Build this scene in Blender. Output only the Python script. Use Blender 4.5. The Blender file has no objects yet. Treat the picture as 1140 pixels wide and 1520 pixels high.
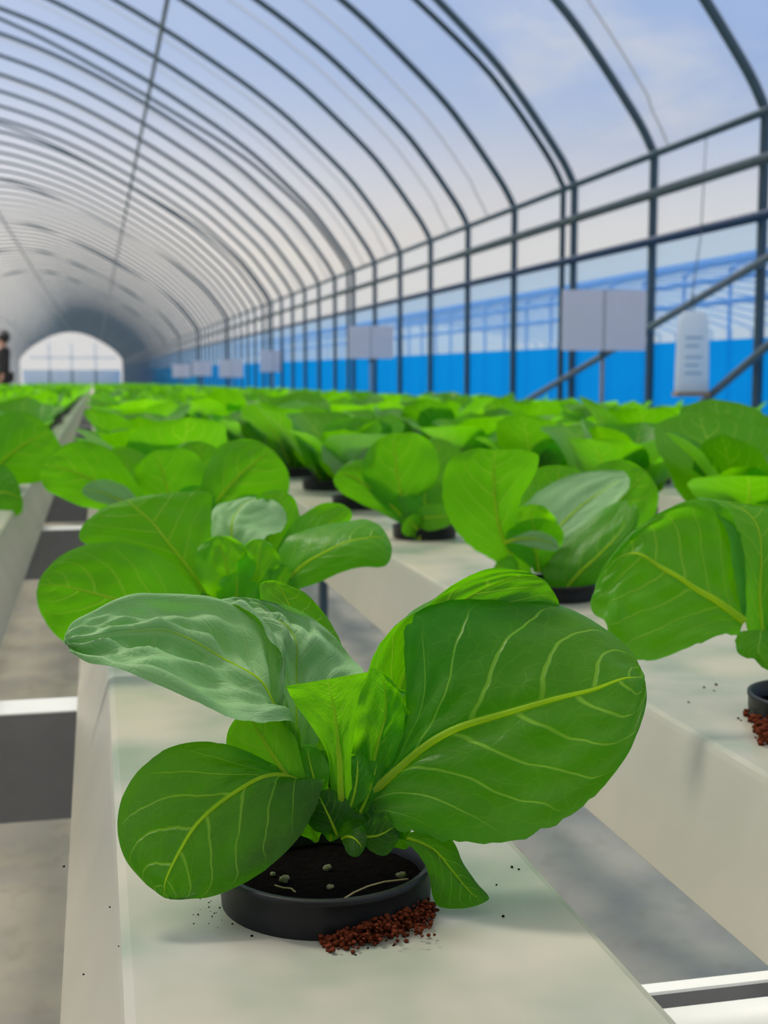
import bpy, math, random
import numpy as np
from mathutils import Vector, Matrix, noise as mnoise

random.seed(11); np.random.seed(11)
scn = bpy.context.scene
COL = scn.collection

# ------------------------------------------------------------------ camera model
F = 1900.0; CX, CY = 570.0, 760.0
HY = 551.0; VX = 140.0
GT = 0.80; H = 0.16; ZC = GT + H
PHI = math.atan((CY - HY) / F)
THE = math.atan((CX - VX) / F * math.cos(PHI))
C0 = Vector((0, 0, ZC))
FWD = Vector((math.sin(THE)*math.cos(PHI), math.cos(THE)*math.cos(PHI), -math.sin(PHI)))
RGT = Vector((math.cos(THE), -math.sin(THE), 0))
UPV = RGT.cross(FWD)
BED = (567.0 - HY) / F * math.cos(THE)          # the channels fall gently away from the camera

def ray(px, py):
    return FWD + RGT*((px-CX)/F) + UPV*((CY-py)/F)
def at_d(px, py, d):
    return C0 + ray(px, py)*d
def at_x(px, py, x):
    r = ray(px, py); return C0 + r*(x/r.x)
def at_y(px, py, y):
    r = ray(px, py); return C0 + r*(y/r.y)
def bed_z(y): return GT - BED*y
def at_bed(px, py, off=0.0):
    r = ray(px, py)                              # C0.z + s r.z = GT+off - BED*s r.y
    s = (GT + off - ZC)/(r.z + BED*r.y)
    return C0 + r*s
def depth_of(p): return (Vector(p)-C0).dot(FWD)

# ------------------------------------------------------------------ object helpers
def link(o, parent=None):
    COL.objects.link(o)
    if parent is not None:
        o.parent = parent
        o.matrix_parent_inverse = Matrix.Identity(4)
    return o
def tag(o, label=None, cat=None, group=None, kind=None):
    if label: o['label'] = label
    if cat: o['category'] = cat
    if group: o['group'] = group
    if kind: o['kind'] = kind
    return o
def empty(name, loc, rz=0):
    o = bpy.data.objects.new(name, None); o.empty_display_size = .02
    o.location = loc; o.rotation_euler = (0, 0, rz); link(o); return o
def mesh(name, v, f, mats, parent=None, uv=None, smooth=True, midx=None, loc=None):
    me = bpy.data.meshes.new(name)
    me.from_pydata([tuple(p) for p in v], [], [tuple(q) for q in f])
    if not isinstance(mats, (list, tuple)): mats = [mats]
    for m in mats: me.materials.append(m)
    if midx is not None: me.polygons.foreach_set('material_index', np.array(midx, dtype=np.int32))
    if uv is not None:
        l = me.uv_layers.new(name='UVMap')
        li = np.empty(len(me.loops), dtype=np.int32); me.loops.foreach_get('vertex_index', li)
        l.data.foreach_set('uv', np.array(uv, dtype=np.float32)[li].ravel())
    me.polygons.foreach_set('use_smooth', np.full(len(me.polygons), smooth))
    me.update()
    o = bpy.data.objects.new(name, me)
    if loc is not None: o.location = loc
    return link(o, parent)

class MB:
    def __init__(s): s.v = []; s.f = []; s.m = []; s.uv = []
    def add(s, v, f, mi=0, uv=None):
        n = len(s.v); s.v += [tuple(p) for p in v]; s.f += [tuple(i+n for i in q) for q in f]; s.m += [mi]*len(f)
        s.uv += list(uv) if uv is not None else [(0, 0)]*len(v)
        return s
    def box(s, a, b, mi=0):
        (x0, y0, z0), (x1, y1, z1) = a, b
        v = [(x0,y0,z0),(x1,y0,z0),(x1,y1,z0),(x0,y1,z0),(x0,y0,z1),(x1,y0,z1),(x1,y1,z1),(x0,y1,z1)]
        return s.add(v, [(0,3,2,1),(4,5,6,7),(0,1,5,4),(1,2,6,5),(2,3,7,6),(3,0,4,7)], mi)
    def tube(s, pts, r, n=8, cap=True, mi=0):
        pts = [Vector(p) for p in pts]
        rr = r if isinstance(r, (list, tuple)) else [r]*len(pts)
        V = []; Fs = []; ref = None
        for i, p in enumerate(pts):
            t = (pts[min(i+1, len(pts)-1)] - pts[max(i-1, 0)]).normalized()
            if ref is None:
                ref = Vector((0,0,1)) if abs(t.z) < .9 else Vector((1,0,0))
            a = (ref - t*ref.dot(t)).normalized(); b = t.cross(a); ref = a
            for k in range(n):
                w = 2*math.pi*k/n
                V.append(p + a*math.cos(w)*rr[i] + b*math.sin(w)*rr[i])
        for i in range(len(pts)-1):
            for k in range(n):
                Fs.append((i*n+k, i*n+(k+1) % n, (i+1)*n+(k+1) % n, (i+1)*n+k))
        if cap:
            Fs.append(tuple(reversed(range(n)))); Fs.append(tuple((len(pts)-1)*n+k for k in range(n)))
        return s.add(V, Fs, mi)
    def lathe(s, prof, n=40, c=(0, 0, 0), mi=0):
        V = []; Fs = []
        for r, z in prof:
            for k in range(n):
                w = 2*math.pi*k/n; V.append((c[0]+r*math.cos(w), c[1]+r*math.sin(w), c[2]+z))
        for i in range(len(prof)-1):
            for k in range(n):
                Fs.append((i*n+k, i*n+(k+1) % n, (i+1)*n+(k+1) % n, (i+1)*n+k))
        return s.add(V, Fs, mi)
    def build(s, name, mats, parent=None, smooth=True, loc=None):
        return mesh(name, s.v, s.f, mats, parent, smooth=smooth, midx=s.m, uv=s.uv, loc=loc)

# ------------------------------------------------------------------ materials
def newmat(name):
    m = bpy.data.materials.new(name); m.use_nodes = True
    nt = m.node_tree; nt.nodes.clear()
    out = nt.nodes.new('ShaderNodeOutputMaterial')
    return m, nt, out
class N:
    def __init__(s, nt): s.nt = nt
    def node(s, t, **k):
        n = s.nt.nodes.new(t)
        for a, b in k.items(): setattr(n, a, b)
        return n
    def put(s, sock, v):
        if hasattr(v, 'is_output') or isinstance(v, bpy.types.NodeSocket): s.nt.links.new(v, sock)
        elif isinstance(v, (tuple, list)) and sock.type == 'RGBA': sock.default_value = tuple(v) + ((1,) if len(v) == 3 else ())
        else: sock.default_value = v
    def math(s, op, a, b=None, c=None, clamp=False):
        n = s.node('ShaderNodeMath', operation=op, use_clamp=clamp)
        for i, x in enumerate((a, b, c)):
            if x is not None: s.put(n.inputs[i], x)
        return n.outputs[0]
    def mix(s, f, a, b):
        n = s.node('ShaderNodeMix', data_type='RGBA'); s.put(n.inputs[0], f); s.put(n.inputs[6], a); s.put(n.inputs[7], b)
        return n.outputs[2]
    def sstep(s, x, a, b, lo=0.0, hi=1.0):
        n = s.node('ShaderNodeMapRange', interpolation_type='SMOOTHSTEP')
        for i, q in enumerate((x, a, b, lo, hi)): s.put(n.inputs[i], q)
        return n.outputs[0]
    def noise(s, scale, vec=None, detail=4, rough=.55):
        n = s.node('ShaderNodeTexNoise'); n.inputs['Scale'].default_value = scale
        n.inputs['Detail'].default_value = detail; n.inputs['Roughness'].default_value = rough
        if vec is not None: s.put(n.inputs['Vector'], vec)
        return n.outputs['Fac']
    def obj(s): return s.node('ShaderNodeTexCoord').outputs['Object']
    def pos(s): return s.node('ShaderNodeNewGeometry').outputs['Position']

def plain(name, col, rough=.5, metal=0.0, spec=.5, var=0.0, scale=30, bump=0.0):
    m, nt, out = newmat(name); g = N(nt)
    b = g.node('ShaderNodeBsdfPrincipled')
    b.inputs['Roughness'].default_value = rough; b.inputs['Metallic'].default_value = metal
    b.inputs['Specular IOR Level'].default_value = spec
    nz = g.noise(scale, g.obj())
    lo = tuple(max(0, c*(1-var)) for c in col); hi = tuple(min(1, c*(1+var)) for c in col)
    g.put(b.inputs['Base Color'], g.mix(nz, lo, hi))
    if bump:
        bp = g.node('ShaderNodeBump'); bp.inputs['Strength'].default_value = bump; bp.inputs['Distance'].default_value = .002
        g.put(bp.inputs['Height'], nz); g.put(b.inputs['Normal'], bp.outputs[0])
    g.put(out.inputs[0], b.outputs[0]); return m

def leaf_mat(name, top=(.009,.050,.003), under=(.045,.20,.006), trans=(.22,.80,.001), vein=(.20,.42,.04), tfac=.47, rough=.36, nv=7.0, fine=.10, shift=.0, spec=.28, veinamt=.9):
    m, nt, out = newmat(name); g = N(nt)
    uv = g.node('ShaderNodeUVMap').outputs[0]
    sp = g.node('ShaderNodeSeparateXYZ'); g.put(sp.inputs[0], uv)
    U, V = sp.outputs[0], sp.outputs[1]
    nzl = g.noise(5.0, uv, 2); nzl = g.math('SUBTRACT', nzl, .5)
    du = g.math('SUBTRACT', U, .5)
    a = g.math('MULTIPLY', g.math('ABSOLUTE', du), 2.0)
    mw = g.math('MULTIPLY_ADD', V, -.045, .062)
    mid = g.sstep(a, mw, g.math('MULTIPLY', mw, .35), 0, 1)
    side = g.math('MULTIPLY', g.math('GREATER_THAN', du, 0.0), .42)
    bend = g.math('POWER', a, 1.35)
    w = g.math('MULTIPLY_ADD', bend, -.40*nv, g.math('MULTIPLY', V, nv))
    w = g.math('ADD', w, side); w = g.math('MULTIPLY_ADD', nzl, .42, w)
    lin = g.math('ABSOLUTE', g.math('SUBTRACT', g.math('FRACT', w), .5))
    lw = g.math('MULTIPLY_ADD', a, -.055, .085)
    sv = g.sstep(lin, lw, g.math('MULTIPLY', lw, .25), 0, 1)
    sv = g.math('MULTIPLY', sv, g.sstep(a, 1.0, .72, 0, 1))
    mp = g.node('ShaderNodeMapping'); g.put(mp.inputs[0], uv); mp.inputs['Scale'].default_value = (9, 12, 1)
    vo = g.node('ShaderNodeTexVoronoi', feature='DISTANCE_TO_EDGE'); g.put(vo.inputs['Vector'], mp.outputs[0]); vo.inputs['Scale'].default_value = 1.6
    fv = g.math('MULTIPLY', g.sstep(vo.outputs['Distance'], .075, .0, 0, 1), fine)
    vm = g.math('MAXIMUM', mid, g.math('MAXIMUM', g.math('MULTIPLY', sv, .75), fv))
    vm = g.math('MULTIPLY', vm, veinamt)
    geo = g.node('ShaderNodeNewGeometry')
    blot = g.noise(3.0, uv, 3)
    tcol = g.mix(blot, tuple(c*.75 for c in top), tuple(c*1.3 for c in top))
    # a young leaf is yellower towards its stalk
    tcol = g.mix(g.sstep(V, .30, .0, 0, .5), tcol, (.06,.24,.006))
    base = g.mix(geo.outputs['Backfacing'], tcol, under)
    base = g.mix(vm, base, vein)
    tc = g.mix(g.math('MULTIPLY', vm, .8), g.mix(blot, tuple(c*.85 for c in trans), tuple(min(1, c*1.15) for c in trans)), (.42,.80,.02))
    bh = g.math('MULTIPLY_ADD', vm, -.8, g.math('MULTIPLY', g.noise(22.0, uv, 3), .5))
    bp = g.node('ShaderNodeBump'); bp.inputs['Strength'].default_value = .45; bp.inputs['Distance'].default_value = .0012
    g.put(bp.inputs['Height'], bh)
    pb = g.node('ShaderNodeBsdfPrincipled'); pb.inputs['Specular IOR Level'].default_value = spec
    g.put(pb.inputs['Roughness'], g.math('MULTIPLY_ADD', blot, .14, rough-.05))
    g.put(pb.inputs['Base Color'], base); g.put(pb.inputs['Normal'], bp.outputs[0])
    tb = g.node('ShaderNodeBsdfTranslucent'); g.put(tb.inputs['Color'], tc); g.put(tb.inputs['Normal'], bp.outputs[0])
    ms = g.node('ShaderNodeMixShader'); ms.inputs[0].default_value = tfac
    g.put(ms.inputs[1], pb.outputs[0]); g.put(ms.inputs[2], tb.outputs[0])
    g.put(out.inputs[0], ms.outputs[0]); return m

def film_mat(name, col, thru, clear, edge, tr_col=None):
    """thin plastic film: clear share seen face on, more scatter at a glancing angle"""
    m, nt, out = newmat(name); g = N(nt)
    tp = g.node('ShaderNodeBsdfTransparent'); g.put(tp.inputs[0], thru)
    tl = g.node('ShaderNodeBsdfTranslucent')
    nz = g.noise(1.2, g.obj(), 3)
    cc = g.mix(nz, tuple(c*.92 for c in col), col)
    g.put(tl.inputs[0], tr_col or cc)
    df = g.node('ShaderNodeBsdfDiffuse'); g.put(df.inputs[0], cc)
    m1 = g.node('ShaderNodeMixShader'); m1.inputs[0].default_value = .3
    g.put(m1.inputs[1], tl.outputs[0]); g.put(m1.inputs[2], df.outputs[0])
    lw = g.node('ShaderNodeLayerWeight'); lw.inputs[0].default_value = .5
    fac = g.math('MULTIPLY_ADD', g.math('POWER', lw.outputs['Facing'], 2.0), edge, 1-clear, clamp=True)
    m2 = g.node('ShaderNodeMixShader'); g.put(m2.inputs[0], fac)
    g.put(m2.inputs[1], tp.outputs[0]); g.put(m2.inputs[2], m1.outputs[0])
    g.put(out.inputs[0], m2.outputs[0]); return m

def channel_mat():
    m, nt, out = newmat('white_channel_plastic'); g = N(nt)
    b = g.node('ShaderNodeBsdfPrincipled'); b.inputs['Roughness'].default_value = .38
    p = g.obj()
    n1 = g.noise(13.0, p, 3); n2 = g.noise(8.0, p, 2); n3 = g.noise(420., p, 2); n4 = g.noise(60, p, 4)
    c = g.mix(g.sstep(n1, .36, .70), (.42,.41,.36), (.215,.285,.215))
    c = g.mix(g.sstep(n2, .46, .72, 0, .75), c, (.53,.485,.39))
    c = g.mix(g.sstep(n4, .66, .8, 0, .35), c, (.40,.33,.22))
    c = g.mix(g.sstep(n3, .76, .80, 0, .5), c, (.10,.08,.05))
    nn = g.node('ShaderNodeSeparateXYZ'); g.put(nn.inputs[0], g.node('ShaderNodeNewGeometry').outputs['Normal'])
    c = g.mix(g.sstep(nn.outputs[2], .8, .95, .85, 0), c, g.mix(g.sstep(n2, .4, .65), (.47,.465,.405), (.42,.42,.37)))   # green stain lies on the tops
    g.put(b.inputs['Base Color'], c)
    g.put(out.inputs[0], b.outputs[0]); return m

def floor_mat():
    m, nt, out = newmat('pale_ground_sheet'); g = N(nt)
    b = g.node('ShaderNodeBsdfPrincipled'); b.inputs['Roughness'].default_value = .6
    p = g.pos()
    n1 = g.noise(5.0, p, 5); n2 = g.noise(17., p, 5)
    c = g.mix(g.sstep(n1, .38, .62), (.88,.80,.66), (.74,.68,.60))
    c = g.mix(g.sstep(n2, .5, .72, 0, .5), c, (.62,.52,.40))
    g.put(b.inputs['Base Color'], c); g.put(out.inputs[0], b.outputs[0]); return m

M = {}
M['leaf'] = leaf_mat('lettuce_leaf')
M['leaf_bumpy'] = leaf_mat('crinkled_lettuce_leaf', top=(.23,.42,.205), rough=.55, fine=.30, tfac=.25, spec=.45, vein=(.30,.48,.24), veinamt=.5)
M['leaf_young'] = leaf_mat('young_lettuce_leaf', top=(.035,.20,.006), under=(.07,.28,.010), trans=(.30,.92,.002), tfac=.56)
M['leaf_far'] = leaf_mat('lettuce_leaf_plain', top=(.026,.150,.004), tfac=.56, fine=.0, trans=(.27,.88,.001), spec=.35)
def rib_mat():
    m, nt, out = newmat('leaf_midrib'); g = N(nt)
    nz = g.noise(60, g.obj()); c = g.mix(nz, (.36,.60,.04), (.48,.68,.07))
    b = g.node('ShaderNodeBsdfPrincipled'); b.inputs['Roughness'].default_value = .45; b.inputs['Specular IOR Level'].default_value = .3
    g.put(b.inputs['Base Color'], c)
    t = g.node('ShaderNodeBsdfTranslucent'); t.inputs[0].default_value = (.80,.95,.05,1)
    ms = g.node('ShaderNodeMixShader'); ms.inputs[0].default_value = .75
    g.put(ms.inputs[1], b.outputs[0]); g.put(ms.inputs[2], t.outputs[0]); g.put(out.inputs[0], ms.outputs[0]); return m
M['midrib'] = rib_mat()
M['pot'] = plain('black_pot_plastic', (.008,.010,.012), .42, var=.3, scale=80, spec=.3)
M['soil'] = plain('dark_wet_coir', (.0035,.003,.0028), .95, var=.8, scale=300, bump=1.0, spec=.02)
M['coir'] = plain('red_brown_coir', (.12,.026,.010), .9, var=.7, scale=400, bump=.6, spec=.1)
M['pebble'] = plain('pale_perlite', (.17,.18,.09), .7, var=.4, scale=200)
M['root'] = plain('dry_root', (.33,.28,.14), .7)
M['channel'] = channel_mat()
M['floor'] = floor_mat()
M['steel'] = plain('galvanised_steel', (.17,.175,.195), .5, .1, var=.2, scale=25)
M['pipe'] = plain('blue_grey_pipe', (.050,.095,.145), .45, .2, var=.2, scale=12)
M['post'] = plain('grey_post_pipe', (.13,.17,.22), .45, .3, var=.2, scale=12)
M['rail'] = plain('dark_blue_rail', (.012,.045,.13), .5, .1, var=.2)
M['roll'] = plain('rolled_film', (.05,.08,.11), .5, var=.5, scale=14)
M['strap'] = plain('film_strap', (.45,.45,.47), .6)
M['bluepipe'] = plain('blue_pipe', (.07,.28,.78), .5, var=.15, scale=6)
M['paper'] = plain('white_card', (.74,.71,.86), .6, var=.03)
M['cardline'] = plain('grey_card_fold', (.33,.34,.42), .6)
M['whiteplastic'] = plain('white_plastic', (.84,.87,.90), .4, var=.04)
def milky_mat():
    m, nt, out = newmat('milky_plastic'); g = N(nt)
    b = g.node('ShaderNodeBsdfPrincipled'); b.inputs['Base Color'].default_value = (.85,.88,.92,1); b.inputs['Roughness'].default_value = .4
    t = g.node('ShaderNodeBsdfTranslucent'); t.inputs[0].default_value = (.88,.92,.98,1)
    ms = g.node('ShaderNodeMixShader'); ms.inputs[0].default_value = .6
    g.put(ms.inputs[1], b.outputs[0]); g.put(ms.inputs[2], t.outputs[0]); g.put(out.inputs[0], ms.outputs[0]); return m
M['milky'] = milky_mat()
M['tray'] = plain('brown_tray', (.36,.22,.13), .6, var=.1)
M['faded'] = plain('faded_blue_print', (.42,.55,.72), .6)
M['skin'] = plain('skin', (.55,.30,.21), .5, var=.05)
M['hair'] = plain('black_hair', (.01,.009,.009), .45, var=.2, scale=60)
M['jacket'] = plain('black_jacket', (.010,.010,.013), .75, var=.2, scale=60)
M['trousers'] = plain('dark_trousers', (.018,.018,.024), .8, var=.2, scale=60)
M['roof'] = film_mat('clear_roof_film', (.72,.76,.81), (.97,.975,.985), .77, .22)
M['wallfilm'] = film_mat('clear_wall_film', (.82,.88,.96), (.92,.96,1.0), .80, .25)
M['bluefilm'] = film_mat('pale_blue_film', (.30,.60,.97), (.74,.88,1.0), .80, .60, (.32,.62,1.0))
M['skirt'] = film_mat('blue_skirt_film', (.01,.40,.95), (.03,.50,1.0), .50, .3, (.01,.50,1.0))
M['endfilm'] = film_mat('milky_end_film', (.62,.66,.72), (.90,.94,1), .45, .1)
M['ground'] = plain('outside_ground', (.50,.50,.47), .9, var=.3, scale=1.5)

# ------------------------------------------------------------------ leaves
def catmull(P, n):
    """P: (k,3) array -> n samples, uniform Catmull-Rom"""
    P = np.asarray(P, float); k = len(P)
    Q = np.vstack([2*P[0]-P[1], P, 2*P[-1]-P[-2]])
    out = np.empty((n, P.shape[1]))
    for i, s in enumerate(np.linspace(0, k-1, n)):
        j = min(int(s), k-2); t = s-j
        p0, p1, p2, p3 = Q[j], Q[j+1], Q[j+2], Q[j+3]
        out[i] = .5*((2*p1)+(-p0+p2)*t+(2*p0-5*p1+4*p2-p3)*t*t+(-p0+3*p1-3*p2+p3)*t**3)
    return out

def loft(L, Mi, R, nv, nu, bump=0.0, wave=0.0, seed=0, jag=0.0, flip=False, ridge=.0):
    """surface through left edge, midrib and right edge, base to tip"""
    L, Mi, R = (catmull(a, nv) for a in (L, Mi, R))
    us = np.linspace(-1, 1, nu); G = np.empty((nv, nu, 3))
    for j, u in enumerate(us):
        G[:, j] = L*(u*(u-1)/2) + Mi*(1-u*u) + R*(u*(u+1)/2)
    du = np.gradient(G, axis=1); dv = np.gradient(G, axis=0)
    nrm = np.cross(du, dv); nrm /= (np.linalg.norm(nrm, axis=2, keepdims=True)+1e-12)
    size = np.linalg.norm(Mi[-1]-Mi[0])
    for i in range(nv):
        v = i/(nv-1)
        env = math.sin(math.pi*min(1, v*1.02))**.6 if 0 < v < 1 else 0
        for j, u in enumerate(us):
            a = abs(u)
            q = 0.0
            if bump:
                # quilting: pillows between the side veins plus soft crinkle
                w = 7*v - 7*.40*a**1.35 + (.42 if u > 0 else 0)
                q += bump*size*env*(.55*abs(math.sin(math.pi*w))*(1-a)*min(1, a*5)
                     + .5*mnoise.noise(Vector((u*2.2+seed*3.1, v*3.4, seed))) + .85*mnoise.noise(Vector((u*4+seed, v*6, seed*2.))))
            if wave:
                q += wave*size*env*(a**2.2)*mnoise.noise(Vector((seed*7.7+u*1.1, v*5.5, seed)))*1.8
            if ridge:
                q -= ridge*size*max(0, 1-a*9)*(1-v)
            G[i, j] += nrm[i, j]*q
            if jag and a > .8:
                s = G[i, j]-Mi[i]
                G[i, j] = Mi[i] + s*(1+jag*(1-v)**2*mnoise.noise(Vector((v*34, seed+u, 3.)))*(a-.8)/.2)
    uvs = [((u+1)/2, i/(nv-1)) for i in range(nv) for u in us]
    Fq = []
    for i in range(nv-1):
        for j in range(nu-1):
            q = (i*nu+j, i*nu+j+1, (i+1)*nu+j+1, (i+1)*nu+j)
            Fq.append(q[::-1] if flip else q)
    return G, Mi, nrm, uvs, Fq

class Plant:
    """a lettuce whose leaves are placed about its pot; leaf points are given as picture points with a
    distance offset (100 = that many picture units at the pot), i.e. each has its own place in space"""
    def __init__(s, base_px, label, leafscale=1.0, pot_r=.033, pot=True, group=None, real=None, face='under'):
        s.face = face
        p = at_bed(*base_px) if real is None else Vector(real)
        s.o = empty('potted_lettuce', p)
        tag(s.o, label, 'lettuce', group)
        s.p = p; s.z = depth_of(p); s.k = s.z/F
        if pot: add_pot(s.o, pot_r)
    def pt(s, q):
        return np.array(at_d(q[0], q[1], s.z + q[2]*s.k) - s.p)
    def rows(s, rows, mat='leaf', nv=44, nu=31, bump=.012, wave=.03, seed=None, jag=.10, flip=False, rib=True, ribr=2.6, label=None, ribto=.86, face=None):
        seed = seed if seed is not None else random.random()*50
        L = [s.pt(r[0]) for r in rows]; Mi = [s.pt(r[1]) for r in rows]; R = [s.pt(r[2]) for r in rows]
        G, mi, nr, uvs, fq = loft(L, Mi, R, nv, nu, bump, wave, seed, jag, flip)
        want = face or s.face
        vd = (G + np.array(s.p)) - np.array(C0)
        sgn = float((nr*vd).sum()) * (-1 if flip else 1)          # >0: the front side looks away from the camera
        if (sgn > 0) == (want == 'top'): fq = [q[::-1] for q in fq]
        lf = mesh('leaf', G.reshape(-1, 3), fq, M[mat], s.o, uv=uvs)
        if label: lf['label'] = label
        if rib:
            n = int(nv*ribto); c = nu//2
            pts = [G[i, c] for i in range(0, n)]
            rr = [max(.18, ribr*(1-i/n)**.8)*s.k for i in range(n)]
            MB().tube(pts, rr, 7).build('midrib', M['midrib'], lf)
        return lf
    def auto(s, B, T, wl, wr, bend=(0, 0, 0), dl=0, dr=0, prof=1.0, **k):
        """obovate leaf from base B to tip T with half widths wl, wr (picture units) and edge depths dl, dr"""
        B = np.array(B, float); T = np.array(T, float); bd = np.array(bend, float)
        d = T[:2]-B[:2]; ln = math.hypot(*d); n = np.array([d[1], -d[0]])/max(ln, 1e-6)   # left of travel in picture (y down)
        ax = d/max(ln, 1e-6)
        rows = []
        for sv in (0, .08, .18, .3, .42, .54, .66, .77, .86, .93, .975, 1.0):
            c = B+(T-B)*sv + bd*4*sv*(1-sv)
            x = sv
            w = (.10 + .90*math.sin(math.pi*min(1., .5*(x/.64)**1.15))**1.2) if x < .64 else math.sqrt(max(0, 1-((x-.64)/.36)**2.2))
            w = max(w, .004)
            l = np.array([c[0]+n[0]*wl*w, c[1]+n[1]*wl*w, c[2]+dl*w*w]); r = np.array([c[0]-n[0]*wr*w, c[1]-n[1]*wr*w, c[2]+dr*w*w])
            rows.append((l, c, r))
        return s.rows(rows, **k)

def add_pot(parent, r=.033, h=.0125, n=56):
    b = MB()
    b.lathe([(r*.985, 0), (r*1.0, h*.5), (r*1.0, h*.82), (r*1.015, h*.86), (r*1.015, h), (r*.955, h), (r*.945, h*.45), (r*.90, h*.30)], n)
    b.build('pot', M['pot'], parent)
    rs = [.0, .25, .5, .72, .9, .955]
    V = []; Fs = []; m = 40
    for i, q in enumerate(rs):
        for k in range(m):
            w = 2*math.pi*k/m; x, y = r*q*math.cos(w), r*q*math.sin(w)
            V.append((x, y, h*.42 + .0012*mnoise.noise(Vector((x*160, y*160, r*90)))))
    for i in range(len(rs)-1):
        for k in range(m): Fs.append((i*m+k, i*m+(k+1) % m, (i+1)*m+(k+1) % m, (i+1)*m+k))
    mesh('soil', V, Fs, M['soil'], parent)

# ------------------------------------------------------------------ generic lettuces
def gen_leaf(rng, az, L, W, e0, e1, cup, nv, nu, wave, bump=.01):
    """leaf rooted at origin leaving at azimuth az: elevation runs from e0 to e1 along the midrib"""
    Mi = []; p = np.zeros(3); n = 11
    ds = L/(n-1); d = np.array([math.cos(az), math.sin(az), 0]); sd = np.array([-d[1], d[0], 0])
    Ls = []; Rs = []
    for i in range(n):
        x = i/(n-1); e = e0+(e1-e0)*x**1.3
        w = (.13 + .87*math.sin(math.pi*min(1., .5*(x/.62)**1.1))**1.2) if x < .62 else math.sqrt(max(0, 1-((x-.62)/.38)**2.2))
        up = -d*math.sin(e) + np.array([0, 0, 1.])*math.cos(e)
        Mi.append(p.copy())
        Ls.append(p + sd*W*w + up*cup*W*w*w); Rs.append(p - sd*W*w + up*cup*W*w*w)
        p = p + (d*math.cos(e)+np.array([0, 0, 1.])*math.sin(e))*ds
    return loft(Rs, Mi, Ls, nv, nu, bump, wave, rng.random()*60, .08)

def plant_leaves(rng, nv, nu, count=12):
    out = []
    a0 = rng.random()*6.28
    for i in range(count):
        t = i/(count-1)
        az = a0 + i*2.399 + rng.uniform(-.2, .2)
        L = (.098*(1-t)**.5 + .036)*rng.uniform(.85, 1.1)*.93
        W = L*rng.uniform(.34, .43)
        e0 = math.radians(52 + 32*t + rng.uniform(-8, 8)); e1 = math.radians(rng.uniform(2, 74) + 15*t)
        G, mi, nr, uvs, fq = gen_leaf(rng, az, L, W, e0, e1, rng.uniform(.1, .42), nv, nu, rng.uniform(.03, .07))
        off = np.array([math.cos(az), math.sin(az), 0])*.006*(1-t) + np.array([0, 0, .007])
        out.append((G+off, uvs, fq, t))
    return out

def build_parts_plant(rng):
    root = empty('potted_lettuce', (0, 0, 0)); add_pot(root, .031, n=32)
    for G, uvs, fq, t in plant_leaves(rng, 16, 11):
        nv = 16; nu = 11
        lf = mesh('leaf', G.reshape(-1, 3), fq, M['leaf_young'] if t > .6 else M['leaf_bumpy'] if rng.random() < .18 else M['leaf'], root, uv=uvs)
        MB().tube([G[i, 5] for i in range(0, 13)], [max(.0002, .0011*(1-i/13)) for i in range(13)], 5).build('midrib', M['midrib'], lf)
    return root
def build_merged_plant(rng, nv=8, nu=5, count=12, name='potted_lettuce'):
    b = MB()
    for G, uvs, fq, t in plant_leaves(rng, nv, nu, count):
        b.add(G.reshape(-1, 3), fq, 2 if rng.random() < .16 else 0, uvs)
    b.lathe([(.0001, .008), (.030, .008), (.032, .012), (.031, 0)], 14, mi=1)
    return b

def copy_tree(o, parent=None):
    c = o.copy(); COL.objects.link(c)
    if parent is not None: c.parent = parent
    for ch in list(o.children): copy_tree(ch, c)
    return c

# ------------------------------------------------------------------ the near lettuces
P1 = Plant((484, 1330), 'nearest lettuce in sharp focus, its black pot edged by spilled coir', face='top')
p = P1
# big right leaf, facing us
p.rows([
 ((515,1185,0),(512,1200,-5),(516,1212,-6)),
 ((548,1172,5),(548,1180,-8),(556,1224,-20)),
 ((582,1143,10),(585,1148,-10),(592,1231,-40)),
 ((600,1085,14),(625,1112,-14),(640,1242,-62)),
 ((602,1010,24),(672,1084,-16),(695,1250,-84)),
 ((600,945,48),(722,1066,-16),(752,1251,-96)),
 ((622,908,76),(775,1051,-16),(806,1233,-98)),
 ((668,890,92),(824,1038,-14),(854,1206,-92)),
 ((735,885,132),(866,1027,-8),(894,1170,-80)),
 ((800,891,142),(900,1017,0),(924,1128,-60)),
 ((858,908,136),(926,1010,12),(944,1086,-36)),
 ((908,941,108),(944,1006,22),(954,1048,-8)),
 ((940,972,72),(953,1003,30),(957,1020,14)),
 ((951,992,38),(956,1001,34),(957,1006,28)),
], bump=.024, wave=.010, seed=3, jag=.16, ribr=7.5, nv=60, nu=41, label='broad dark green leaf facing the viewer with a pale midrib')
# leaf behind it: its inner face at the left and the rolled top rim
p.rows([
 ((540,1190,25),(556,1195,30),(575,1195,35)),
 ((532,1130,30),(570,1120,50),(610,1150,45)),
 ((533,1070,34),(585,1050,62),(650,1090,60)),
 ((543,1010,40),(605,990,74),(700,1030,80)),
 ((556,965,48),(632,940,86),(760,990,100)),
 ((585,928,58),(668,905,98),(806,950,115)),
 ((620,900,70),(706,880,112),(828,918,125)),
 ((664,873,86),(742,864,124),(832,897,132)),
 ((720,853,104),(772,856,130),(826,884,136)),
 ((770,848,122),(798,856,134),(818,872,138)),
 ((800,856,134),(808,861,137),(812,866,139)),
], bump=.012, wave=.02, seed=8, ribr=3.2, nv=48, nu=33)
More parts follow.
